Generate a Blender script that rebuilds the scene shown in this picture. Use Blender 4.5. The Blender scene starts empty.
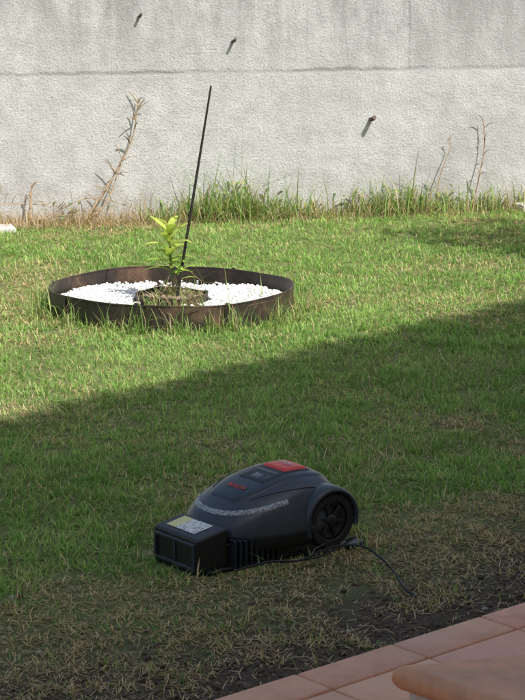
import bpy, bmesh, math, random
import numpy as np
from mathutils import Vector, Matrix
random.seed(7)
rng = np.random.default_rng(11)
scene = bpy.context.scene
COL = scene.collection

# ------------------------------------------------------------ helpers
def link(o, parent=None):
    COL.objects.link(o)
    if parent: o.parent = parent
    return o

def empty(name, loc=(0,0,0), rz=0):
    e = bpy.data.objects.new(name, None); e.location = loc; e.rotation_euler = (0,0,rz)
    e.empty_display_size = .1
    return link(e)

class NT:
    def __init__(s, name):
        s.m = bpy.data.materials.new(name); s.m.use_nodes = True
        s.t = s.m.node_tree; s.b = s.t.nodes['Principled BSDF']; s.out = s.t.nodes['Material Output']
    def n(s, typ, **kw):
        nd = s.t.nodes.new(typ)
        for k, v in kw.items(): setattr(nd, k, v)
        return nd
    def l(s, a, b): s.t.links.new(a, b)
    def coord(s, which='Object', scale=(1,1,1)):
        c = s.n('ShaderNodeTexCoord'); m = s.n('ShaderNodeMapping'); m.inputs['Scale'].default_value = scale
        s.l(c.outputs[which], m.inputs[0]); return m.outputs[0]
    def noise(s, vec, scale, detail=6, rough=.6, dist=0):
        n = s.n('ShaderNodeTexNoise'); n.inputs['Scale'].default_value = scale
        n.inputs['Detail'].default_value = detail; n.inputs['Roughness'].default_value = rough
        n.inputs['Distortion'].default_value = dist
        s.l(vec, n.inputs['Vector']); return n.outputs['Fac']
    def ramp(s, fac, stops):
        r = s.n('ShaderNodeValToRGB'); e = r.color_ramp.elements
        while len(e) < len(stops): e.new(.5)
        for i, (p, c) in enumerate(stops):
            e[i].position = p; e[i].color = (*c, 1) if len(c) == 3 else c
        s.l(fac, r.inputs[0]); return r.outputs[0]
    def mix(s, fac, a, b, mode='MIX'):
        m = s.n('ShaderNodeMix', data_type='RGBA', blend_type=mode)
        for inp, v in ((m.inputs[0], fac), (m.inputs[6], a), (m.inputs[7], b)):
            if hasattr(v, 'node'): s.l(v, inp)
            elif isinstance(v, (int, float)): inp.default_value = v
            else: inp.default_value = (*v, 1)
        return m.outputs[2]
    def math(s, op, a, b=0.0, clamp=False):
        m = s.n('ShaderNodeMath', operation=op, use_clamp=clamp)
        for inp, v in ((m.inputs[0], a), (m.inputs[1], b)):
            if hasattr(v, 'node'): s.l(v, inp)
            else: inp.default_value = v
        return m.outputs[0]
    def bump(s, h, strength=.5, dist=.01, prev=None):
        b = s.n('ShaderNodeBump'); b.inputs['Strength'].default_value = strength
        b.inputs['Distance'].default_value = dist; s.l(h, b.inputs['Height'])
        if prev is not None: s.l(prev, b.inputs['Normal'])
        return b.outputs[0]

def simple(name, col, rough=.5, var=.25, scale=40, metallic=0, bump=.0, spec=.5, bscale=None, bdist=.002):
    t = NT(name); v = t.coord()
    f = t.noise(v, scale, 3)
    c = t.ramp(f, [(.3, tuple(x*(1-var) for x in col)), (.7, tuple(min(1, x*(1+var)) for x in col))])
    t.l(c, t.b.inputs['Base Color'])
    rr = t.math('ADD', t.math('MULTIPLY', f, .2), rough-.1); t.l(rr, t.b.inputs['Roughness'])
    t.b.inputs['Metallic'].default_value = metallic
    t.b.inputs['Specular IOR Level'].default_value = spec
    if bump: t.l(t.bump(t.noise(v, bscale or scale*3, 3), bump, bdist), t.b.inputs['Normal'])
    return t.m

def leafmat(name, transl=.35):
    t = NT(name)
    a = t.n('ShaderNodeAttribute', attribute_name='col')
    df = t.n('ShaderNodeBsdfDiffuse'); t.l(a.outputs['Color'], df.inputs[0])
    tr = t.n('ShaderNodeBsdfTranslucent')
    cc = t.mix(1.0, a.outputs['Color'], (1.15, 1.25, .7), 'MULTIPLY'); t.l(cc, tr.inputs[0])
    mx = t.n('ShaderNodeMixShader'); mx.inputs[0].default_value = transl
    t.l(df.outputs[0], mx.inputs[1]); t.l(tr.outputs[0], mx.inputs[2]); t.l(mx.outputs[0], t.out.inputs[0])
    t.t.nodes.remove(t.b)
    return t.m

def npmesh(name, V, F_flat, starts, mat, col=None, smooth=False, parent=None):
    me = bpy.data.meshes.new(name)
    me.vertices.add(len(V)); me.vertices.foreach_set('co', V.astype(np.float32).ravel())
    me.loops.add(len(F_flat)); me.loops.foreach_set('vertex_index', F_flat.astype(np.int32))
    me.polygons.add(len(starts)); me.polygons.foreach_set('loop_start', starts.astype(np.int32))
    if smooth: me.polygons.foreach_set('use_smooth', np.ones(len(starts), dtype=bool))
    me.update(calc_edges=True)
    if col is not None:
        a = me.color_attributes.new('col', 'FLOAT_COLOR', 'POINT')
        c4 = np.ones((len(V), 4), np.float32); c4[:, :3] = np.clip(col, 0, .95)
        a.data.foreach_set('color', c4.ravel())
    me.materials.append(mat)
    o = bpy.data.objects.new(name, me)
    return link(o, parent)

_g = {}
def vnoise(x, y, scale, seed=0):
    if seed not in _g: _g[seed] = np.random.default_rng(100+seed).random((128, 128))
    G = _g[seed]; u = x*scale; v = y*scale
    i = np.floor(u).astype(int); j = np.floor(v).astype(int); fu = u-i; fv = v-j
    fu = fu*fu*(3-2*fu); fv = fv*fv*(3-2*fv)
    g = lambda a, b: G[a % 128, b % 128]
    return (g(i,j)*(1-fu)+g(i+1,j)*fu)*(1-fv)+(g(i,j+1)*(1-fu)+g(i+1,j+1)*fu)*fv
def fbm(x, y, scale, seed=0, octv=3):
    s = 0; a = 1; t = 0
    for k in range(octv):
        s = s+a*vnoise(x+k*7.3, y-k*3.1, scale*2**k, seed+k); t += a; a *= .55
    return s/t

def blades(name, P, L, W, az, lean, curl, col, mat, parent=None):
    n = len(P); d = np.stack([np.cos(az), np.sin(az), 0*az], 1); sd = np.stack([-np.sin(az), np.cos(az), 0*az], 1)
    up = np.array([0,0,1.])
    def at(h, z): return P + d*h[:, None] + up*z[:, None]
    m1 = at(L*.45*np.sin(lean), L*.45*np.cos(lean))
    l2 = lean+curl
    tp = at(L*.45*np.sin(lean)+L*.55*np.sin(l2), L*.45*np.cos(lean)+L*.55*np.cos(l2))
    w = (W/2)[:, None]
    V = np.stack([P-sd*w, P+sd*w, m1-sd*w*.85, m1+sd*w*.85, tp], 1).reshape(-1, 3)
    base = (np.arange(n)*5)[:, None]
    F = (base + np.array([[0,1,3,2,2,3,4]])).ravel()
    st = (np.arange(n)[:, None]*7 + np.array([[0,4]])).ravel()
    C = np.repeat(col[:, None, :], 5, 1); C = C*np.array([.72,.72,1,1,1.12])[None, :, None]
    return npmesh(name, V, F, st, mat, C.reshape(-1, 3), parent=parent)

def rocks(name, P, R, col, mat, sub=1, flat=.7, parent=None, smooth=True):
    bm = bmesh.new(); bmesh.ops.create_icosphere(bm, subdivisions=sub, radius=1)
    T = np.array([v.co[:] for v in bm.verts]); F = np.array([[v.index for v in f.verts] for f in bm.faces]); bm.free()
    n = len(P); nv = len(T)
    sc = rng.uniform(.65, 1.25, (n, 1, 3))*np.array([1, 1, flat])
    jit = 1+rng.normal(0, .1, (n, nv, 1))
    V = T[None]*sc*jit*R[:, None, None]
    a = rng.uniform(0, 6.28, n); ca, sa = np.cos(a)[:, None], np.sin(a)[:, None]
    b = rng.uniform(-.6, .6, n); cb, sb = np.cos(b)[:, None], np.sin(b)[:, None]
    X, Y, Z = V[..., 0], V[..., 1], V[..., 2]
    Y, Z = Y*cb-Z*sb, Y*sb+Z*cb
    X, Y = X*ca-Y*sa, X*sa+Y*ca
    V = np.stack([X, Y, Z], -1)+P[:, None]
    FF = (F[None]+(np.arange(n)*nv)[:, None, None]).reshape(-1)
    st = np.arange(n*len(F))*3
    return npmesh(name, V.reshape(-1, 3), FF, st, mat, np.repeat(col[:, None, :], nv, 1).reshape(-1, 3), smooth=smooth, parent=parent)

def pymesh(name, verts, faces, mat, parent=None, smooth=False, bevel=0, seg=2, solid=0, sub=0):
    me = bpy.data.meshes.new(name); me.from_pydata([tuple(v) for v in verts], [], faces)
    bm = bmesh.new(); bm.from_mesh(me); bmesh.ops.recalc_face_normals(bm, faces=bm.faces); bm.to_mesh(me); bm.free()
    if smooth:
        for p in me.polygons: p.use_smooth = True
    me.materials.append(mat)
    o = link(bpy.data.objects.new(name, me), parent)
    if solid:
        m = o.modifiers.new('s', 'SOLIDIFY'); m.thickness = solid; m.offset = 0
    if sub:
        m = o.modifiers.new('u', 'SUBSURF'); m.levels = m.render_levels = sub
    if bevel:
        m = o.modifiers.new('b', 'BEVEL'); m.width = bevel; m.segments = seg; m.limit_method = 'ANGLE'; m.angle_limit = .6
        w = o.modifiers.new('w', 'WEIGHTED_NORMAL'); 
        for p in me.polygons: p.use_smooth = True
    return o

def box(name, x0, x1, y0, y1, z0, z1, mat, parent=None, bevel=.004, z1b=None):
    zb = z1 if z1b is None else z1b     # z1: top at x1 end, z1b: top at x0 end
    v = [(x0,y0,z0),(x1,y0,z0),(x1,y1,z0),(x0,y1,z0),(x0,y0,zb),(x1,y0,z1),(x1,y1,z1),(x0,y1,zb)]
    f = [(0,3,2,1),(4,5,6,7),(0,1,5,4),(1,2,6,5),(2,3,7,6),(3,0,4,7)]
    return pymesh(name, v, f, mat, parent, bevel=bevel)

def tube(name, pts, rad, mat, parent=None, cyc=False, res=3):
    cu = bpy.data.curves.new(name, 'CURVE'); cu.dimensions = '3D'; cu.bevel_depth = 1; cu.bevel_resolution = res; cu.use_fill_caps = True
    plist = pts if isinstance(pts[0][0], (list, tuple)) else [pts]
    for P in plist:
        s = cu.splines.new('POLY'); s.points.add(len(P)-1); s.use_cyclic_u = cyc
        for i, p in enumerate(P):
            s.points[i].co = (p[0], p[1], p[2], 1)
            s.points[i].radius = p[3] if len(p) > 3 else rad
    cu.materials.append(mat); o = bpy.data.objects.new(name, cu); link(o, parent)
    return o

def smoothpath(pts, k=6):
    out = []; P = [np.array(p, float) for p in pts]; P = [P[0]]+P+[P[-1]]
    for i in range(1, len(P)-2):
        for j in range(k):
            t = j/k; a, b, c, d = P[i-1], P[i], P[i+1], P[i+2]
            out.append(tuple(.5*((2*b)+(-a+c)*t+(2*a-5*b+4*c-d)*t*t+(-a+3*b-3*c+d)*t**3)))
    out.append(tuple(P[-2])); return out

# ------------------------------------------------------------ camera / light
cam = bpy.data.cameras.new('camera'); co = link(bpy.data.objects.new('camera', cam))
cam.sensor_fit = 'VERTICAL'; cam.sensor_height = 24; cam.lens = 70.3; cam.clip_end = 1000; cam.clip_start = .05
co.location = (0, 0, 1.8); co.rotation_euler = (math.radians(90-11.31), 0, 0)
scene.camera = co

L = Vector((.46, -.415, .784)).normalized()
w = bpy.data.worlds.new('World'); scene.world = w; w.use_nodes = True
nt = w.node_tree; sky = nt.nodes.new('ShaderNodeTexSky'); sky.sky_type = 'NISHITA'; sky.sun_disc = False
sky.sun_elevation = math.asin(L.z); sky.sun_rotation = math.atan2(L.x, L.y)
sky.air_density = 1.3; sky.dust_density = 3.5
nt.links.new(sky.outputs[0], nt.nodes['Background'].inputs[0]); nt.nodes['Background'].inputs[1].default_value = .15
sl = bpy.data.lights.new('sun', 'SUN'); sl.energy = 5.0; sl.angle = math.radians(.53); sl.color = (1, .97, .92)
so = link(bpy.data.objects.new('sun', sl)); so.rotation_euler = L.to_track_quat('Z', 'Y').to_euler()
scene.view_settings.view_transform = 'Standard'; scene.view_settings.look = 'None'; scene.view_settings.exposure = 0

# terrace frame
TE = np.array([.749, .662]); TN = np.array([-.662, .749]); T0 = np.array([0, 4.67])
def dter(x, y): return (x-T0[0])*TN[0]+(y-T0[1])*TN[1]
WALLR = math.atan(.258)
def wally(x): return 13.536+.258*x
RC = np.array([-.45, 10.02]); RR = .6
MO = np.array([.097, 6.052]); MH = np.array([-.788, -.616]); MNn = np.array([.616, -.788])

# ------------------------------------------------------------ ground
t = NT('lawn_ground'); v = t.coord()
sep = t.n('ShaderNodeSeparateXYZ'); t.l(v, sep.inputs[0])
d = t.math('ADD', t.math('MULTIPLY', sep.outputs[0], -.662), t.math('MULTIPLY', t.math('SUBTRACT', sep.outputs[1], 4.67), .749))
nz = t.noise(v, 2.2, 3); nf = t.noise(v, 60, 4, .7)
dd = t.math('ADD', d, t.math('MULTIPLY', t.math('SUBTRACT', nz, .5), -1.2))
f = t.math('MULTIPLY', t.math('SUBTRACT', dd, .25), 1.6, True)
soil = t.ramp(nf, [(.3, (.05,.036,.027)), (.55, (.12,.088,.065)), (.75, (.22,.165,.12))])
thatch = t.ramp(t.noise(v, 25, 4, .75), [(.3, (.08,.10,.03)), (.5, (.17,.19,.07)), (.7, (.34,.32,.16))])
t.l(t.mix(f, soil, thatch), t.b.inputs['Base Color']); t.b.inputs['Roughness'].default_value = .95
t.b.inputs['Specular IOR Level'].default_value = .15
t.l(t.bump(nf, .8, .02), t.b.inputs['Normal'])
GM = t.m
pymesh('ground', [(-150,-100,0),(150,-100,0),(150,200,0),(-150,200,0)], [(0,1,2,3)], GM)

# ------------------------------------------------------------ grass
GR = leafmat('grass_blades')
def dock_local(x, y):
    rx = x-MO[0]; ry = y-MO[1]
    return rx*MH[0]+ry*MH[1], rx*MNn[0]+ry*MNn[1]
XS, YS = [], []
def addgrass(dens, y0, y1, m0, m1):
    W2 = .136*y1+m1; n = int(dens*2*W2*(y1-y0)); y = rng.uniform(y0, y1, n); x = rng.uniform(-W2, W2, n)
    ax = np.abs(x); k = (ax < .136*y+m1) & (ax >= .136*y+m0 if m0 >= 0 else ax >= 0)
    XS.append(x[k]); YS.append(y[k])
for y0, y1, dn in ((4.2,5.5,12500),(5.5,7,11500),(7,8.5,9000),(8.5,10,7000),(10,12,5500),(12,14.6,4500)):
    addgrass(dn, y0, y1, -1, .1); addgrass(dn*.3, y0, y1, .1, 1.1)
x = np.concatenate(XS); y = np.concatenate(YS)
cl = fbm(x, y, 9, 3)
x = x+(vnoise(x, y, 14, 21)-.5)*.05; y = y+(vnoise(x, y, 14, 22)-.5)*.05
dt = dter(x, y); big = fbm(x, y, 1.3, 5); mid = fbm(x, y, 4, 9)
bare = np.clip((.28+(mid-.5)*1.5-dt)/.22, 0, 1)
dry = np.clip((1.22+.05*x+(big-.5)*1.7+(mid-.5)*1.1-dt)/.5, 0, 1)
dry2 = np.clip((fbm(x, y, .9, 15)+.6*fbm(x, y, 4, 17)-.83)/.22, 0, 1)
nearwall = np.clip((.55+(mid-.5)*1.2-(wally(x)-y))/.4, 0, 1)*np.where(x < -.6, 1, .45)
keep = (dt > .0) & (rng.random(len(x)) > bare*.86) & (y < wally(x)-.03)
keep &= np.hypot(x-RC[0], y-RC[1]) > RR+.012
lx, ly = dock_local(x, y)
keep &= ~((lx > -.14) & (lx < .48) & (np.abs(ly) < .19))
keep &= rng.random(len(x)) < .50+.8*cl
x, y, dt, dry, dry2, cl, mid, nearwall = [a[keep] for a in (x, y, dt, dry, dry2, cl, mid, nearwall)]
n = len(x); print('blades', n)
pd = np.clip(.09+.84*dry+.5*dry2+(mid-.5)*.5+.7*nearwall, .03, .96)
isdry = rng.random(n) < pd
g1 = np.array([.17,.32,.075]); g2 = np.array([.41,.61,.18]); g3 = np.array([.66,.72,.30])
r = np.clip(rng.normal(.44, .30, n)+(fbm(x, y, 5, 31)-.5)*1.5+(fbm(x, y, .8, 35)-.5)*.9, 0, 1)[:, None]
green = g1*(1-r)+g2*r
k3 = rng.random(n) < .11+.15*dry2; green[k3] = g3*rng.uniform(.7, 1, (k3.sum(), 1))
straw = np.array([.78,.60,.35])*rng.uniform(.38, 1.15, (n, 1))*(1+rng.normal(0, .05, (n, 3)))
col = np.where(isdry[:, None], straw, green)
L_ = rng.uniform(.02, .044, n)*(.6+.9*cl)*(1-.3*dry); W_ = rng.uniform(.002, .0042, n)*np.where(y > 9, 1.35, 1)
tall = rng.random(n) < .035; L_[tall] *= 1.6
lean = np.abs(rng.normal(.72, .38, n)); lean = np.where(isdry, lean+.5, lean); lean = np.clip(lean, 0, 1.5)
P = np.stack([x, y, rng.uniform(0, .008, n)*isdry], 1)
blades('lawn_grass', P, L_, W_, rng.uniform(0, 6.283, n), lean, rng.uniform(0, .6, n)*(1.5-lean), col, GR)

# soil clods and small stones on the bare strip
m = 5200; s = rng.uniform(-3, 3.5, m); q = np.abs(rng.normal(0, .3, m))
cx_ = T0[0]+TE[0]*s+TN[0]*q; cy_ = T0[1]+TE[1]*s+TN[1]*q
R = np.minimum(rng.gamma(2, .0020, m)+.0015, .013)
shade = rng.uniform(.6, 1.5, (m, 1)); cc = np.array([.12,.088,.065])*shade
st_ = rng.random(m) < .03; cc[st_] = np.array([.45,.41,.36])*shade[st_]*.7
t = NT('soil_clod'); a = t.n('ShaderNodeAttribute', attribute_name='col'); t.l(a.outputs[0], t.b.inputs['Base Color']); t.b.inputs['Roughness'].default_value = .95
t.b.inputs['Specular IOR Level'].default_value = .1
rocks('soil_clods', np.stack([cx_, cy_, R*.2], 1), R, cc, t.m, sub=1, smooth=False)

# ------------------------------------------------------------ garden wall
def wallmat():
    t = NT('rendered_wall'); v = t.coord(); sep = t.n('ShaderNodeSeparateXYZ'); t.l(v, sep.inputs[0]); z = sep.outputs[2]; X = sep.outputs[0]
    vs = t.coord(scale=(1, 1, .2))
    big = t.noise(v, 1.3, 3, .6); midn = t.noise(v, 6, 5, .7); streak = t.noise(vs, 6, 4, .75)
    fine = t.noise(v, 75, 3, .75)
    c = t.ramp(midn, [(.28, (.46,.46,.455)), (.5, (.56,.56,.553)), (.72, (.65,.65,.643))])
    c = t.mix(1.0, c, t.ramp(fine, [(.32, (.72,.72,.72)), (.55, (1.06,1.06,1.06))]), 'MULTIPLY')
    dirt = t.math('MULTIPLY', t.math('MULTIPLY', t.math('SUBTRACT', z, .86), 2.2, True), t.ramp(streak, [(.40, (.1,.1,.1)), (.62, (1,1,1))]))
    c = t.mix(t.math('MULTIPLY', dirt, .6), c, (.26,.255,.245))
    bs = t.ramp(big, [(.48, (0,0,0)), (.68, (1,1,1))]); c = t.mix(t.math('MULTIPLY', bs, .42), c, (.37,.365,.355))
    foot = t.math('MULTIPLY', t.math('SUBTRACT', .28, t.math('ADD', z, t.math('MULTIPLY', t.math('SUBTRACT', midn, .5), .8))), 3.5, True)
    c = t.mix(t.math('MULTIPLY', foot, .45), c, (.37,.34,.30))
    zz = t.math('SUBTRACT', z, .955)
    dz = t.math('ABSOLUTE', t.math('ADD', zz, t.math('MULTIPLY', t.math('SUBTRACT', midn, .5), .05)))
    jl = t.math('MULTIPLY', t.math('SUBTRACT', .020, dz), 50, True)
    patchy = t.ramp(big, [(.36, (.1,.1,.1)), (.58, (1,1,1))])
    jl = t.math('MULTIPLY', jl, patchy)
    c = t.mix(t.math('MULTIPLY', jl, .6), c, (.2,.195,.185))
    up = t.math('GREATER_THAN', z, .955)
    dx = t.math('ABSOLUTE', t.math('SUBTRACT', t.math('ADD', X, t.math('MULTIPLY', t.math('SUBTRACT', midn, .5), .04)), 1.01))
    jx = t.math('MULTIPLY', t.math('MULTIPLY', t.math('SUBTRACT', .012, dx), 80, True), up)
    c = t.mix(t.math('MULTIPLY', jx, .45), c, (.2,.195,.185))
    right = t.math('MULTIPLY', t.math('MULTIPLY', t.math('SUBTRACT', X, 1.01), 20, True), up)
    c = t.mix(t.math('MULTIPLY', right, .22), c, (.32,.31,.295))
    t.l(c, t.b.inputs['Base Color']); t.b.inputs['Roughness'].default_value = .95; t.b.inputs['Specular IOR Level'].default_value = .15
    h = t.math('ADD', t.math('MULTIPLY', fine, .0075), t.math('MULTIPLY', midn, .014))
    h = t.math('SUBTRACT', h, t.math('MULTIPLY', jl, .004))
    t.l(t.bump(h, .8, 1.0), t.b.inputs['Normal']); return t.m
WM = wallmat()
gw = empty('garden_wall', (0, 13.536, 0), WALLR)
box('wall_panel', -14, 14, 0, .22, -.2, 2.1, WM, gw, .008)
box('coping', -14, 14, -.03, .25, 2.1, 2.15, WM, gw, .01)
RUST = simple('rusty_steel', (.12,.09,.07), .8, .4, 60, bump=.3)
CONC = simple('pale_concrete', (.62,.6,.56), .9, .15, 20, bump=.4)
for i, (wx, wz, ln, r) in enumerate(((.717,.625,.075,.014),(-.2,1.15,.055,.010),(-.8,1.315,.045,.009),(-1.15,1.5,.04,.008),(.55,1.6,.04,.008))):
    px, py = wx, wally(wx)
    tube('metal_rod', [(px, py+.02, wz), (px+.014, py-ln*.5, wz+.004), (px+.026, py-ln, wz+.022)], r, RUST)

# ------------------------------------------------------------ weeds at wall foot
def weeds(uvec, col_a, col_b, hmean, off=.10):
    n = len(uvec); xx = uvec; yy = wally(xx)-np.abs(rng.normal(0, off, n))-.015
    r = rng.random((n, 1)); c = np.array(col_a)*(1-r)+np.array(col_b)*r
    c = c*rng.uniform(.75, 1.2, (n, 1)); Lh = rng.gamma(5, hmean/5, n)
    return xx, yy, Lh, c
def clump(cs, n, spread):
    return np.concatenate([rng.normal(c, spread*(.6+.5*sc), int(n*sc)) for c, sc in cs])
u = clump([(-.2,1.6),(-.02,1.1),(-.42,.7),(.28,.4),(.74,.7),(.97,.9),(1.22,.7),(1.5,.5),(1.8,.35),(2.4,.5),(-.68,.3),(-2.6,.4)], 230, .08)
u = np.concatenate([u, rng.uniform(-.8, 3, 450)])
xx, yy, Lh, c = weeds(u, (.15,.27,.07), (.38,.50,.18), .17, .13)
Lh *= .5+1.2*fbm(xx, yy*0, 3, 41)
n = len(xx); dk = rng.random(n) < .28; c[dk] = np.array([.66,.54,.33])*rng.uniform(.6, 1.1, (dk.sum(), 1))
blades('wall_weeds', np.stack([xx, yy, 0*xx], 1), Lh, rng.uniform(.004, .009, n), rng.uniform(0, 6.28, n), np.abs(rng.normal(.45, .3, n)), rng.uniform(.1, 1.2, n), c, GR)
u = np.concatenate([rng.uniform(-3, -.75, 2600), rng.uniform(-.8, 3, 2600), rng.normal(-1.5, .12, 250), rng.normal(-1.05, .1, 250)])
xx, yy, Lh, c = weeds(u, (.38,.27,.17), (.70,.57,.38), .11, off=.17)
n = len(xx)
blades('dry_weeds', np.stack([xx, yy, 0*xx], 1), Lh, rng.uniform(.002, .0055, n), rng.uniform(0, 6.28, n), np.abs(rng.normal(.85, .4, n)), rng.uniform(0, .7, n), c, GR)
LV, LF, LC = [], [], []
def leaf(p, az, el, Ln, Wd, col, droop=.5, K=7):
    b = len(LV); d = np.array([math.cos(az), math.sin(az), 0]); s = np.array([-math.sin(az), math.cos(az), 0]); q = np.array(p, float); e = el
    for i in range(K+1):
        u = i/K; wd = Wd*math.sin(math.pi*min(1, u*.95+.03))**.8*(1-.25*u)/2 + .0008
        up = np.array([-math.sin(e)*d[0], -math.sin(e)*d[1], math.cos(e)])
        for k, fx in ((-1, .25), (0, 0), (1, .25)):
            LV.append(tuple(q+s*k*wd+up*fx*wd)); LC.append(np.array(col)*(1.25 if k == 0 else 1)*random.uniform(.92,1.08))
        q = q+(d*math.cos(e)+np.array([0,0,1])*math.sin(e))*Ln/K; e -= droop/K
    for i in range(K):
        for k in range(2):
            a = b+i*3+k; LF.append((a, a+1, a+4, a+3))
def pyattr(name, V, F, C, mat, parent, smooth=True):
    F = np.array(F); k = F.shape[1]
    return npmesh(name, np.array(V), F.ravel(), np.arange(len(F))*k, mat, np.array(C), smooth=smooth, parent=parent)
for c0, k in ((-.2,60),(-.05,40),(.25,14),(.75,30),(.95,34),(1.25,30),(1.55,20),(.5,10),(-.5,16),(-1.3,14),(-1.0,10),(2.2,20)):
    for _ in range(k):
        x_ = random.gauss(c0, .09); z_ = random.uniform(.01,.2)*(.6+.5*(k/50))
        leaf((x_, wally(x_)-abs(random.gauss(0,.07))-.02, z_), random.uniform(0,6.28), random.uniform(-.2,1.1), random.uniform(.03,.07), random.uniform(.009,.02), np.array(random.choice(((.14,.24,.06),(.22,.32,.09),(.38,.36,.12))))*random.uniform(.8,1.2), .8, 3)
pyattr('leafy_weeds', LV, LF, LC, GR, None)
STRAW = simple('dry_stalk', (.42,.31,.20), .8, .3, 60)
def stalk(name, pts, r, nb=6, bl=.12):
    main = smoothpath(pts, 5); sp = [[(*p, r*(1-.65*i/len(main))) for i, p in enumerate(main)]]
    for k in range(nb):
        i = random.randint(len(main)//5, len(main)-2); p = np.array(main[i]); dv = np.array([random.uniform(-1,1), random.uniform(-.6,.1), random.uniform(.1,1.2)])
        dv = dv/np.linalg.norm(dv)*bl*random.uniform(.4,1.2)
        q = p+dv*.5+np.array([0,0,.01]); e = p+dv
        sp.append([(*p, r*.5), (*q, r*.4), (*e, r*.25)])
    return tube(name, sp, r, STRAW, res=1)
def W(x, off, z): return (x, wally(x)-off, z)
stalk('dry_plant', [W(-1.16,.12,0), W(-1.04,.10,.18), W(-.93,.06,.36), W(-.84,.04,.55), W(-.80,.03,.80)], .009, 14, .10)
stalk('dry_plant', [W(-1.18,.12,0), W(-1.02,.12,.12), W(-.95,.08,.28), W(-.90,.06,.42)], .007, 9, .1)
stalk('dry_plant', [W(1.42,.1,0), W(1.46,.08,.2), W(1.5,.05,.42), W(1.49,.04,.62)], .006, 10, .09)
stalk('dry_plant', [W(1.15,.1,0), W(1.2,.07,.25), W(1.27,.05,.44), W(1.24,.04,.48)], .005, 3, .06)
stalk('dry_plant', [W(-.15,.1,0), W(-.14,.07,.3), W(-.13,.05,.6)], .002, 2, .05)
stalk('dry_plant', [W(-1.5,.1,0), W(-1.49,.07,.12), W(-1.48,.05,.26)], .012, 4, .06)
stalk('dry_plant', [W(-1.7,.15,0), W(-1.4,.15,.05), W(-1.1,.17,.08), W(-.75,.15,.05)], .005, 16, .09)
stalk('dry_plant', [W(-2.0,.1,0), W(-1.8,.1,.12), W(-1.6,.1,.15), W(-1.3,.1,.12)], .005, 14, .1)
stalk('dry_plant', [W(-1.5,.1,0), W(-1.3,.1,.10), W(-1.1,.1,.17), W(-.85,.1,.10), W(-.7,.12,.03)], .004, 16, .09)
stalk('dry_plant', [W(.3,.1,0), W(.5,.1,.10), W(.7,.1,.12), W(.9,.1,.05)], .003, 12, .09)
stalk('dry_plant', [W(-1.75,.1,0), W(-1.72,.1,.12), W(-1.66,.08,.24)], .004, 10, .08)
sb = box('concrete_slab', -.45, .3, -.1, .1, -.02, .03, CONC, None, .008); sb.location = (-1.86, 12.78, 0); sb.rotation_euler = (0,0,WALLR)
sb = box('concrete_slab', -.12, .3, -.08, .08, 0, .05, CONC, None, .008); sb.location = (1.85, wally(1.85)-.2, 0); sb.rotation_euler = (0,0,WALLR)

# ------------------------------------------------------------ round garden bed
bed = empty('garden_bed', (RC[0], RC[1], 0))
t = NT('weathered_edging'); v = t.coord(); f = t.noise(v, 5, 4, .7); f2 = t.noise(t.coord(scale=(1,1,.3)), 40, 3)
c = t.ramp(f, [(.35, (.024,.020,.018)), (.54, (.05,.035,.027)), (.70, (.19,.11,.072))]); c = t.mix(t.math('MULTIPLY', f2, .4), c, (.04,.033,.028))
t.l(c, t.b.inputs['Base Color']); t.b.inputs['Roughness'].default_value = .5; t.l(t.bump(f2, .3, .003), t.b.inputs['Normal'])
EDG = t.m
def rw(a, wob): return wob*math.sin(2*a+1)+wob*.2*math.sin(5*a+.4)
def ringwall(name, r, h, th, mat, wob=.006, N=240, z0=-.03):
    V = []; F = []
    for i in range(N):
        a = 2*math.pi*i/N
        rr = r+rw(a, wob)
        hh = h+.005*math.sin(3*a+2)+.002*math.sin(7*a)
        prof = [(0, z0), (0, hh-.007), (-.002, hh-.006), (-.002, hh), (th+.002, hh), (th+.002, hh-.006), (th, hh-.007), (th, z0)]
        for dr, z in prof: V.append(((rr+dr)*math.cos(a), (rr+dr)*math.sin(a), z))
    K = 8
    for i in range(N):
        j = (i+1) % N
        for k in range(K):
            l = (k+1) % K; F.append((i*K+k, j*K+k, j*K+l, i*K+l))
    return pymesh(name, V, F, mat, bed, smooth=False)
ringwall('outer_edging', RR-.004, .125, .003, EDG)
for a in (-62, 15, 60, 112, 170, 215, 262):
    ar = math.radians(a); rr = RR+rw(ar, .006)
    pl = box('joint_plate', -.012, .012, .001, .006, 0, .128, EDG, bed, .002); pl.location = (rr*math.cos(ar), rr*math.sin(ar), 0); pl.rotation_euler = (0, random.uniform(-.05,.05), ar-math.pi/2)
ringwall('inner_edging', .17, .085, .004, EDG, .006, 80)
BEDSOIL = simple('bed_soil', (.16,.12,.085), .95, .5, 30, bump=.8, spec=.1)
def disc(name, r, z, mat):
    V = [(0,0,z)]+[(r*math.cos(i*math.pi/24), r*math.sin(i*math.pi/24), z) for i in range(48)]
    return pymesh(name, V, [(0, i+1, (i+1) % 48+1) for i in range(48)], mat, bed)
disc('bed_base', RR-.02, .03, BEDSOIL)
m = 15000; a = rng.uniform(0, 6.283, m); r = np.sqrt(rng.uniform((.185)**2, (RR-.03)**2, m))
gx, gy = r*np.cos(a), r*np.sin(a)
edge = (vnoise(gx+9, gy+9, 7, 51)-.5)*.16
k = (np.abs(gx+.02+edge*.5) > np.where(gy < 0, .19, .07)) & (gy > -.42+edge) & (gy < .46+edge) | (rng.random(m) < .05)
gx, gy = gx[k], gy[k]; m = len(gx)
t = NT('white_pebble'); at = t.n('ShaderNodeAttribute', attribute_name='col'); t.l(at.outputs[0], t.b.inputs['Base Color']); t.b.inputs['Roughness'].default_value = .6
rocks('white_gravel', np.stack([gx, gy, .042+rng.uniform(0, .016, m)], 1), rng.uniform(.006, .011, m), np.array([.84,.83,.81])*rng.uniform(.85, 1.05, (m,1)), t.m, sub=1, parent=bed)
m = 900; a = rng.uniform(0, 6.283, m); r = .16*np.sqrt(rng.random(m))
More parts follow.
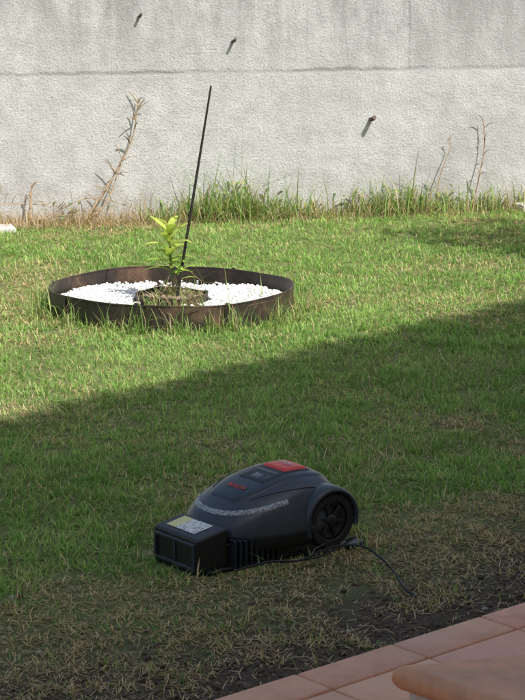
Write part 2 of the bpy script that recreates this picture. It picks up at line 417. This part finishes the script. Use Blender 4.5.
rocks('soil_mound', np.stack([r*np.cos(a), r*np.sin(a), .05+rng.uniform(0, .02, m)], 1), rng.uniform(.006, .016, m), np.array([.30,.225,.16])*rng.uniform(.3, 1.2, (m,1)), bpy.data.materials['soil_clod'], sub=1, parent=bed)
def tuft(cs):
    X, Y, H, C = [], [], [], []
    for (px, py, n, sp, h, dryp) in cs:
        X.append(rng.normal(px, sp, n)); Y.append(rng.normal(py, sp*.8, n)); H.append(rng.gamma(6, h/6, n))
        r = rng.random((n,1)); c = np.array([.17,.30,.07])*(1-r)+np.array([.42,.56,.19])*r
        dk = rng.random(n) < dryp; c[dk] = np.array([.70,.56,.34])*rng.uniform(.5,1.1,(dk.sum(),1)); C.append(c)
    return map(np.concatenate, (X, Y, H, C))
cs = []
for a in np.arange(0, 360, 9):
    ar = math.radians(a+rng.uniform(-4,4)); f = rng.uniform(.3, 1)
    cs.append((RC[0]+(RR+.06)*math.cos(ar), RC[1]+(RR+.06)*math.sin(ar), int(30*f)+8, .03, .04+.045*f, .25))
for a, h in ((205,.15),(190,.17),(178,.15),(168,.11),(225,.12),(245,.09),(258,.14),(275,.12),(290,.1),(300,.15),(318,.13),(335,.12),(10,.12),(355,.12)):
    ar = math.radians(a); cs.append((RC[0]+(RR+.05)*math.cos(ar), RC[1]+(RR+.05)*math.sin(ar), 32, .03, h, .2))
for dx, dy, h, n_ in ((-.1,-.22,.14,50),(.02,-.25,.16,50),(.1,-.3,.14,40),(.38,-.25,.11,35),(-.3,-.42,.1,40),(.2,-.42,.12,40),(-.1,-.45,.13,40),(0,0,.14,60),(-.05,.1,.13,40),(.07,.04,.16,50),(.45,.1,.09,25),(.12,-.08,.13,30)):
    cs.append((RC[0]+dx, RC[1]+dy, n_, .035, h, .45))
for (qx, qy) in ((-.33,5.66),(-.15,5.63),(.0,5.68),(.12,5.78),(.3,5.9),(-.4,5.85),(-.28,5.6)):
    cs.append((qx, qy, 26, .04, .04, .35))
X, Y, H, C = tuft(cs)
lx, ly = dock_local(X, Y); kk = ~((lx > -.12) & (lx < .485) & (np.abs(ly) < .17)); X, Y, H, C = X[kk], Y[kk], H[kk], C[kk]; n = len(X)
blades('grass_tufts', np.stack([X, Y, 0*X], 1), H, rng.uniform(.003,.0055,n), rng.uniform(0,6.28,n), np.abs(rng.normal(.4,.28,n)), rng.uniform(.1,1,n), C, GR)

# ------------------------------------------------------------ sapling and stake
STAKE = simple('dark_stake', (.03,.024,.02), .6, .3, 50)
tube('support_stake', [(-.45, 10.0, -.1, .0085), (-.35, 10.0, .5, .0075), (-.2495, 10.0, 1.106, .005)], .007, STAKE)
sap = empty('sapling', (-.44, 10.03, 0))
STEM = simple('green_stem', (.2,.2,.09), .7, .3, 50)
stem = smoothpath([(0,0,0), (.0,0,.1), (-.015,0,.2), (-.015,.0,.3), (-.02,0,.42)], 4)
tube('stem', [(*p, .008-.00022*i) for i, p in enumerate(stem)], .007, STEM, sap)
tube('side_branch', [(-.005,0,.08,.005), (.03,-.02,.16,.004), (.045,-.03,.24,.003)], .004, STEM, sap)
LV, LF, LC = [], [], []
for i in range(18):
    h = .18+.22*i/17; az = i*2.4+.5; el = .3+.8*(i/17)
    cc = (.50,.58,.14) if i > 6 else (.34,.48,.10)
    leaf((-.012-.008*i/17, 0, h), az, el, random.uniform(.11,.17), random.uniform(.040,.056), np.array(cc)*random.uniform(.75,1.1), random.uniform(.5,1.3))
for i in range(6): leaf((.03+.005*i, -.025, .15+.018*i), i*2.2, .5, .09, .024, (.32,.44,.09), .8)
pyattr('leaves', LV, LF, LC, leafmat('sapling_leaf', .4), sap)

# ------------------------------------------------------------ terrace
t = NT('terracotta_tile'); at = t.n('ShaderNodeAttribute', attribute_name='col'); v = t.coord()
nn = t.noise(v, 12, 4, .65); c = t.mix(1.0, at.outputs[0], t.ramp(nn, [(.3, (.8,.76,.74)), (.7, (1.1,1.08,1.06))]), 'MULTIPLY')
c = t.mix(t.math('MULTIPLY', t.ramp(t.noise(v, 3, 5, .75), [(.52,(0,0,0)),(.75,(1,1,1))]), .35), c, (.62,.45,.34))
t.l(c, t.b.inputs['Base Color']); t.l(t.math('ADD', t.math('MULTIPLY', nn, .3), .4), t.b.inputs['Roughness'])
t.l(t.bump(nn, .12, .004), t.b.inputs['Normal']); TILE = t.m
GROUT = simple('cement_grout', (.6,.53,.45), .95, .2, 30, bump=.3)
ter = empty('terrace', (T0[0], T0[1], 0), math.atan2(.662, .749))
box('base_slab', -9, 9, -4.85, -.004, -.1, .036, GROUT, ter, .004)
V, F, C = [], [], []
def tile(x0, x1, y0, y1, z=.045, zb=.03, g=.004):
    b = len(V); x0 += g; x1 -= g; y0 += g; y1 -= g; e = .004
    jz = random.uniform(-.0008, .0008)
    for (a, bb, zz) in ((0, 0, zb), (0, 0, z-e+jz), (e, e, z+jz)):
        V.extend([(x0+a, y0+a, zz), (x1-a, y0+a, zz), (x1-a, y1-a, zz), (x0+a, y1-a, zz)])
    c = np.array([.80,.40,.25])*random.uniform(.9, 1.08)*np.array([1, random.uniform(.96,1.05), random.uniform(.94,1.07)])
    C.extend([c]*12)
    for r in range(2):
        for k in range(4):
            F.append((b+r*4+k, b+r*4+(k+1) % 4, b+r*4+4+(k+1) % 4, b+r*4+4+k))
    F.append((b+8, b+9, b+10, b+11))
T = .33
for i in range(-27, 27):
    tile(i*T*1.0+.11, (i+1)*T+.11, -.13, .006, .047)
    for j in range(0, 14): tile(i*T+.11, (i+1)*T+.11, -.13-(j+1)*T, -.13-j*T)
pyattr('tiles', V, F, C, TILE, ter, smooth=False)
# step
STEPM = simple('terracotta_step', (.68,.32,.17), .5, .2, 14, bump=.15)
RISER = simple('cream_riser', (.65,.58,.5), .8, .12, 20, bump=.2)
stp = empty('terrace_step', (.282, 4.42, 0))
A = np.array([.968,.25]); B = np.array([.70,-.714])
def quadprism(name, o, p0, p1, z0, z1, mat, bevel, seg=5):
    c0 = (A+B)*o
    q = [c0, c0+A*p0, c0+A*p0+B*p1, c0+B*p1]
    V = [(a[0], a[1], z) for z in (z0, z1) for a in q]
    F = [(3,2,1,0),(4,5,6,7)]+[(k, (k+1) % 4, (k+1) % 4+4, k+4) for k in range(4)]
    return pymesh(name, V, F, mat, stp, bevel=bevel, seg=seg)
quadprism('riser', .03, 1.4, 1.4, .03, .13, RISER, .003)
quadprism('bullnose_tread', 0, 1.5, 1.5, .13, .19, STEPM, .026)

# ------------------------------------------------------------ unseen house inferred from its shadow, raised to two storeys for more skylight
house = empty('house', (4.27, 5.065, 0), math.atan2(.75, .66))
HW = simple('house_render', (.74,.69,.61), .9, .08, 6, bump=.3)
RT = simple('roof_tiles', (.38,.17,.09), .8, .3, 8, bump=.3)
WOOD = simple('dark_wood', (.12,.07,.04), .6, .3, 12)
GLASS = simple('window_glass', (.04,.05,.06), .12, .1, 3)
box('walls', -12, 5.5, -8, -.65, 0, 6.9, HW, house, .01)
box('roof_slab', -12.3, 5.8, -8.3, -.02, 6.9, 7.0, WOOD, house, .005)
box('roof', -12.2, 5.7, -8.2, -.06, 7.0, 7.12, RT, house, .01)
V, F = [], []
for i in range(-60, 28):
    x0 = i*.2; b = len(V)
    for yy in (-.5, .03*math.sin(i*1.7)):
        for k in range(7):
            a = math.pi*k/6; V.append((x0+.1+.085*math.cos(a), yy, 7.12+.06*math.sin(a)))
    for k in range(6): F.append((b+k, b+k+1, b+k+8, b+k+7))
pymesh('eave_tiles', V, F, RT, house, solid=.015)
def opening(nm, x0, x1, z0, z1, mat):
    box(nm, x0, x1, -.65, -.64, z0, z1, mat, house, .002)
    for (a,b,c,d) in ((x0-.08,x1+.08,z1,z1+.08),(x0-.08,x0,z0,z1),(x1,x1+.08,z0,z1),(x0-.08,x1+.08,z0-.08,z0)):
        box(nm+'_frame', a, b, -.65, -.60, c, d, WOOD, house, .004)
opening('door', -7.2, -6.0, .2, 2.3, WOOD)
for a in (-10.5, -3.5, 0, 3): opening('window', a, a+1.3, .95, 2.2, GLASS)
for a in (-10.5, -7.2, -3.5, 0, 3): opening('window', a, a+1.3, 4.2, 5.5, GLASS)

# ------------------------------------------------------------ tree outside the frame on the right
tree = empty('garden_tree', (3.35, 11.25, 0))
BARK = simple('bark', (.14,.10,.07), .9, .35, 20, bump=.8)
tube('trunk', [(0,0,-.1,.09),(.02,.02,.6,.075),(-.03,0,1.2,.065),(-.08,-.03,1.8,.05),(-.15,0,2.4,.03),(-.2,0,3.0,.012)], .06, BARK, tree)
br = []; tips = []
for i in range(22):
    z = 1.4+1.3*i/22; a = i*2.4; r = random.uniform(.45,.8)
    p0 = (-.05-.05*(z-1.4), 0, z); p1 = (p0[0]+r*.5*math.cos(a), r*.5*math.sin(a), z+.18); p2 = (p0[0]+r*math.cos(a)-.1, r*math.sin(a), z+.3)
    br.append([(*p0,.02),(*p1,.013),(*p2,.005)]); tips += [p1, p2, tuple((np.array(p1)+np.array(p2))/2)]
tube('limbs', br, .01, BARK, tree, res=1)
LV, LF, LC = [], [], []
for tpt in tips:
    for _ in range(52):
        p = np.array(tpt)+np.random.default_rng(len(LV)).normal(0, .11, 3)
        b = len(LV); az = random.uniform(0,6.28); e = random.uniform(-.8,.6); ln = random.uniform(.05,.085); wd = ln*.28
        d_ = np.array([math.cos(az)*math.cos(e), math.sin(az)*math.cos(e), math.sin(e)]); s_ = np.array([-math.sin(az), math.cos(az), random.uniform(-.4,.4)])
        LV += [tuple(p), tuple(p+d_*ln*.5+s_*wd), tuple(p+d_*ln), tuple(p+d_*ln*.5-s_*wd)]
        c = np.array([.06,.10,.025])*random.uniform(.6,1.6); LC += [c]*4; LF.append((b,b+1,b+2,b+3))
pyattr('crown', LV, LF, LC, GR, tree)

# ------------------------------------------------------------ robot mower
mrz = math.atan2(MH[1], MH[0])
mow = empty('robot_lawn_mower', (MO[0], MO[1], .012), mrz)
SLATE = simple('slate_plastic', (.040,.048,.060), .33, .1, 30)
SLATE2 = simple('slate_panel', (.024,.029,.037), .28, .1, 30)
BLK = simple('black_plastic', (.014,.014,.015), .42, .2, 30)
RUB = simple('tyre_rubber', (.016,.016,.016), .75, .3, 50)
RED = simple('red_plastic', (.75,.06,.04), .38, .08, 20)
LCD = simple('display_glass', (.13,.14,.15), .15, .1, 10)
LGR = simple('light_grey_print', (.6,.6,.6), .5, .1, 20)
t = NT('speckled_band'); v = t.coord(); vo = t.n('ShaderNodeTexVoronoi'); vo.inputs['Scale'].default_value = 200; t.l(v, vo.inputs[0])
t.l(t.ramp(vo.outputs['Distance'], [(.3,(.48,.50,.51)),(.6,(.15,.16,.17))]), t.b.inputs['Base Color']); t.b.inputs['Roughness'].default_value = .4; BAND = t.m
cx, a_, b_, n_ = .115, .25, .183, 2.45
def sval(x, y): return ((abs(x-cx)/a_)**n_+(abs(y)/b_)**n_)**(1/n_)
def surf(x, y):
    s = min(1, sval(x, y)); k = x-.085
    h = .133-.24*(.5*(k+math.sqrt(k*k+.0009)))-.16*max(0, -.03-x)
    return .088+h*(1-s**4.0)**.6
def sup(s, th):
    c, q = math.cos(th), math.sin(th)
    return cx+a_*s*math.copysign(abs(c)**(2/n_), c), b_*s*math.copysign(abs(q)**(2/n_), q)
N = 128; V = [(cx, 0, surf(cx, 0))]; F = []
rings = [i/30 for i in range(1, 25)]+[.82,.84,.86,.88,.9,.92,.94,.96,.975,.987,.995,1.0]
for s in rings:
    for k in range(N):
        x_, y_ = sup(s, 2*math.pi*k/N); V.append((x_, y_, surf(x_, y_)))
for (s, z) in ((1.008,.082),(1.008,.070),(.985,.066)):
    for k in range(N):
        x_, y_ = sup(s, 2*math.pi*k/N); V.append((x_, y_, z))
nr = len(rings)+3
for k in range(N): F.append((0, 1+k, 1+(k+1) % N))
for r in range(nr-1):
    for k in range(N): F.append((1+r*N+k, 1+r*N+(k+1) % N, 1+(r+1)*N+(k+1) % N, 1+(r+1)*N+k))
pymesh('hood', V, F, SLATE, mow, smooth=True)
V = []; F = []
for (s, z) in ((.975,.074),(.985,.06),(.97,.035),(.9,.025)):
    for k in range(N):
        x_, y_ = sup(s, 2*math.pi*k/N); V.append((x_, y_, z))
for r in range(3):
    for k in range(N): F.append((r*N+k, r*N+(k+1) % N, (r+1)*N+(k+1) % N, (r+1)*N+k))
F.append(tuple(3*N+k for k in range(N)))
pymesh('chassis', V, F, BLK, mow, smooth=True)
def patch(name, x0, x1, wf, off, mat, nu=40, nv=30, yc=0):
    V = []; F = []
    for i in range(nu+1):
        u = i/nu; x_ = x0+(x1-x0)*u; w_ = wf(u)
        for j in range(nv+1):
            y_ = yc+w_*(2*j/nv-1); edge = (i in (0, nu)) or (j in (0, nv)); near = (i in (1, nu-1)) or (j in (1, nv-1))
            V.append((x_, y_, surf(x_, y_)+(-.004 if edge else (off*.75 if near else off))))
    for i in range(nu):
        for j in range(nv):
            a = i*(nv+1)+j; F.append((a, a+1, a+nv+2, a+nv+1))
    return pymesh(name, V, F, mat, mow, smooth=True)
rnd = lambda u, e=.12: min(1, (max(0, 1-(1-min(u, 1-u)/e)**2))**.5) if min(u, 1-u) < e else 1
patch('center_panel', -.095, .285, lambda u: (.074+.028*math.sin(math.pi*(u*.8+.1)))*(.55+.45*rnd(u, .25)), .0035, SLATE2)
patch('control_panel', -.02, .175, lambda u: .068*(.8+.2*rnd(u, .2)), .006, BLK)
patch('display', .125, .16, lambda u: .028, .008, LCD, 8, 8)
for yy in (-.046, .046): patch('keypad', .122, .16, lambda u: .012, .008, SLATE, 8, 6, yc=yy)
patch('keypad_row', .100, .112, lambda u: .056, .0078, LCD, 6, 20)
patch('stop_button', -.012, .086, lambda u: .060*(.8+.2*rnd(u, .25)), .012, RED, 16, 20)
V = []; F = []; K = 70
for i in range(K+1):
    th = math.radians(-84+168*i/K)
    for j, s in enumerate((.81,.82,.865,.875)):
        x_, y_ = sup(s, th); V.append((x_, y_, surf(x_, y_)+(.0025 if j in (1, 2) else -.002)))
for i in range(K):
    for j in range(3): a = i*4+j; F.append((a, a+1, a+5, a+4))
pymesh('nose_band', V, F, BAND, mow, smooth=True)
for sgn in (-1, 1):
    pts = []
    for i in range(30):
        u = i/29; x_ = -.10+.34*u; y_ = sgn*(.122+.02*math.sin(u*3.1)-.03*u**3)
        pts.append((x_, y_, surf(x_, y_)+.0003))
    tube('hood_seam', pts, .0018, BLK, mow, res=1)
def label(body, x_, y_, size, mat, off=.0042):
    fc = bpy.data.curves.new('lettering', 'FONT'); fc.body = body; fc.size = size; fc.align_x = 'CENTER'; fc.align_y = 'CENTER'; fc.extrude = .0004
    fc.materials.append(mat); o = link(bpy.data.objects.new('lettering', fc), mow)
    sl_ = (surf(x_+.01, y_)-surf(x_-.01, y_))/.02; al = math.atan(-sl_)
    M = Matrix(((0,-math.cos(al),math.sin(al)),(1,0,0),(0,math.sin(al),math.cos(al)))).to_4x4(); M.translation = (x_, y_, surf(x_, y_)+off); o.matrix_local = M
label('BOSCH', .222, 0, .024, RED, .0055); label('STOP', .037, 0, .026, LGR, .0145)
def revolve(name, prof, yc, sgn, mat, a0=0, a1=360, N=64, R0=.085, smooth=True, tread=False):
    V = []; F = []; K = len(prof); full = (a1-a0) >= 360; M_ = N if full else N+1
    for i in range(M_):
        a = math.radians(a0+(a1-a0)*i/N)
        for (y_, r) in prof:
            rr = r-(.005 if (tread and r > .08 and (i//2) % 2) else 0)
            V.append((rr*math.cos(a), sgn*y_, R0+rr*math.sin(a)))
    for i in range(N):
        j = (i+1) % N if full else i+1
        for k in range(K-1): F.append((i*K+k, j*K+k, j*K+k+1, i*K+k+1))
    return pymesh(name, V, F, mat, mow, smooth=smooth)
for sgn in (1, -1):
    revolve('wheel_tyre', [(.135,.03),(.135,.078),(.138,.086),(.178,.086),(.183,.080),(.183,.062),(.178,.058)], 0, sgn, RUB, N=88, smooth=False, tread=True)
    revolve('wheel_rim', [(.172,.060),(.176,.052),(.170,.046),(.170,.020),(.181,.018),(.184,.012),(.184,.0001)], 0, sgn, BLK, N=48)
    for k in range(6):
        a = math.radians(60*k+10)
        sp = box('wheel_spoke', .016, .052, -.007, .007, -.003, .003, BLK, mow, .002)
        M = Matrix.Rotation(-a, 4, 'Y'); M.translation = (0, sgn*.176, .085); sp.matrix_local = M @ Matrix.Rotation(math.pi/2, 4, 'X')
    revolve('wheel_arch', [(.02,.085),(.07,.098),(.120,.1045),(.155,.1055),(.174,.104),(.186,.0995),(.190,.094),(.188,.0895),(.12,.089)], 0, sgn, SLATE, a0=-22, a1=196, N=48)
    revolve('front_caster', [(.06,.0001),(.06,.03),(.085,.03),(.085,.0001)], 0, sgn, RUB, R0=.03, N=24).location = (.25, 0, 0)
box('rear_grip', -.142, -.10, -.1, .1, .05, .1, BLK, mow, .01)

# ------------------------------------------------------------ charging dock
dock = empty('charging_dock', (MO[0], MO[1], 0), mrz)
box('base_plate', -.09, .44, -.13, .15, .004, .014, BLK, dock, .004)
for sgn in (1, -1):
    box('wheel_ramp', -.12, .1, sgn*.165-.03, sgn*.165+.03, .004, .016, BLK, dock, .004)
box('tower', .355, .465, -.085, .135, .0, .108, BLK, dock, .008, z1b=.128)
box('tower_neck', .30, .356, -.05, .10, .0, .095, BLK, dock, .006)
box('front_frame_top', .463, .4725, -.075, .125, .085, .095, SLATE, dock, .002)
box('front_frame_low', .463, .4725, -.075, .125, .014, .024, SLATE, dock, .002)
for y_ in (-.075, .115): box('front_frame_side', .463, .4725, y_, y_+.010, .024, .085, SLATE, dock, .002)
box('front_rib', .463, .469, .02, .028, .026, .083, SLATE, dock, .001)
box('flank', .17, .36, .112, .130, .0, .078, BLK, dock, .006, z1b=.055)
for i in range(9):
    x_ = .18+.020*i; box('flank_rib', x_, x_+.008, .130, .158, .004, .058+.022*i/8+.012, SLATE2, dock, .003)
box('flank', .20, .36, -.10, -.082, .0, .070, BLK, dock, .006, z1b=.045)
t = NT('warning_sticker'); v = t.coord(); sep = t.n('ShaderNodeSeparateXYZ'); t.l(v, sep.inputs[0])
lines = t.n('ShaderNodeTexWave'); lines.inputs['Scale'].default_value = 45; lines.bands_direction = 'X'; t.l(v, lines.inputs[0])
msk = t.math('GREATER_THAN', t.noise(v, 60, 2), .5)
c = t.mix(t.math('MULTIPLY', t.math('GREATER_THAN', lines.outputs['Fac'], .6), msk), (.7,.71,.67), (.12,.12,.12))
c = t.mix(t.math('LESS_THAN', sep.outputs[1], -.01), c, (.7,.65,.28))
t.l(c, t.b.inputs['Base Color']); t.b.inputs['Roughness'].default_value = .4
sl_ = (.108-.128)/.11
def topz(x_): return .108+sl_*(x_-.465)+.0012
pymesh('sticker', [(.372,-.055,topz(.372)),(.44,-.055,topz(.44)),(.44,.085,topz(.44)),(.372,.085,topz(.372))], [(0,1,2,3)], t.m, dock)

# cable
cb = smoothpath([(-.08,5.66,.02),(.02,5.70,.035),(.109,5.73,.03),(.2,5.81,.045),(.288,5.81,.05),(.341,5.73,.04),(.375,5.62,.03),(.398,5.50,.02),(.43,5.46,.006)], 8)
tube('power_cable', cb, .0032, BLK)
tube('power_cable', smoothpath([(.25,5.93,.03),(.28,5.9,.05),(.23,5.84,.04),(.16,5.76,.03),(.05,5.74,.02)], 6), .003, BLK)
tw = []
for i in range(60):
    s = random.uniform(-1.2, 2); q = abs(random.gauss(.1, .25))+.03; p = T0+TE*s+TN*q; a = random.uniform(0, 3.1); ln = random.uniform(.03,.11)
    tw.append([(p[0], p[1], .006), (p[0]+ln*.5*math.cos(a), p[1]+ln*.5*math.sin(a), .014), (p[0]+ln*math.cos(a+.3), p[1]+ln*math.sin(a+.3), .008)])
tube('dry_twigs', tw, .0016, STRAW, res=1)
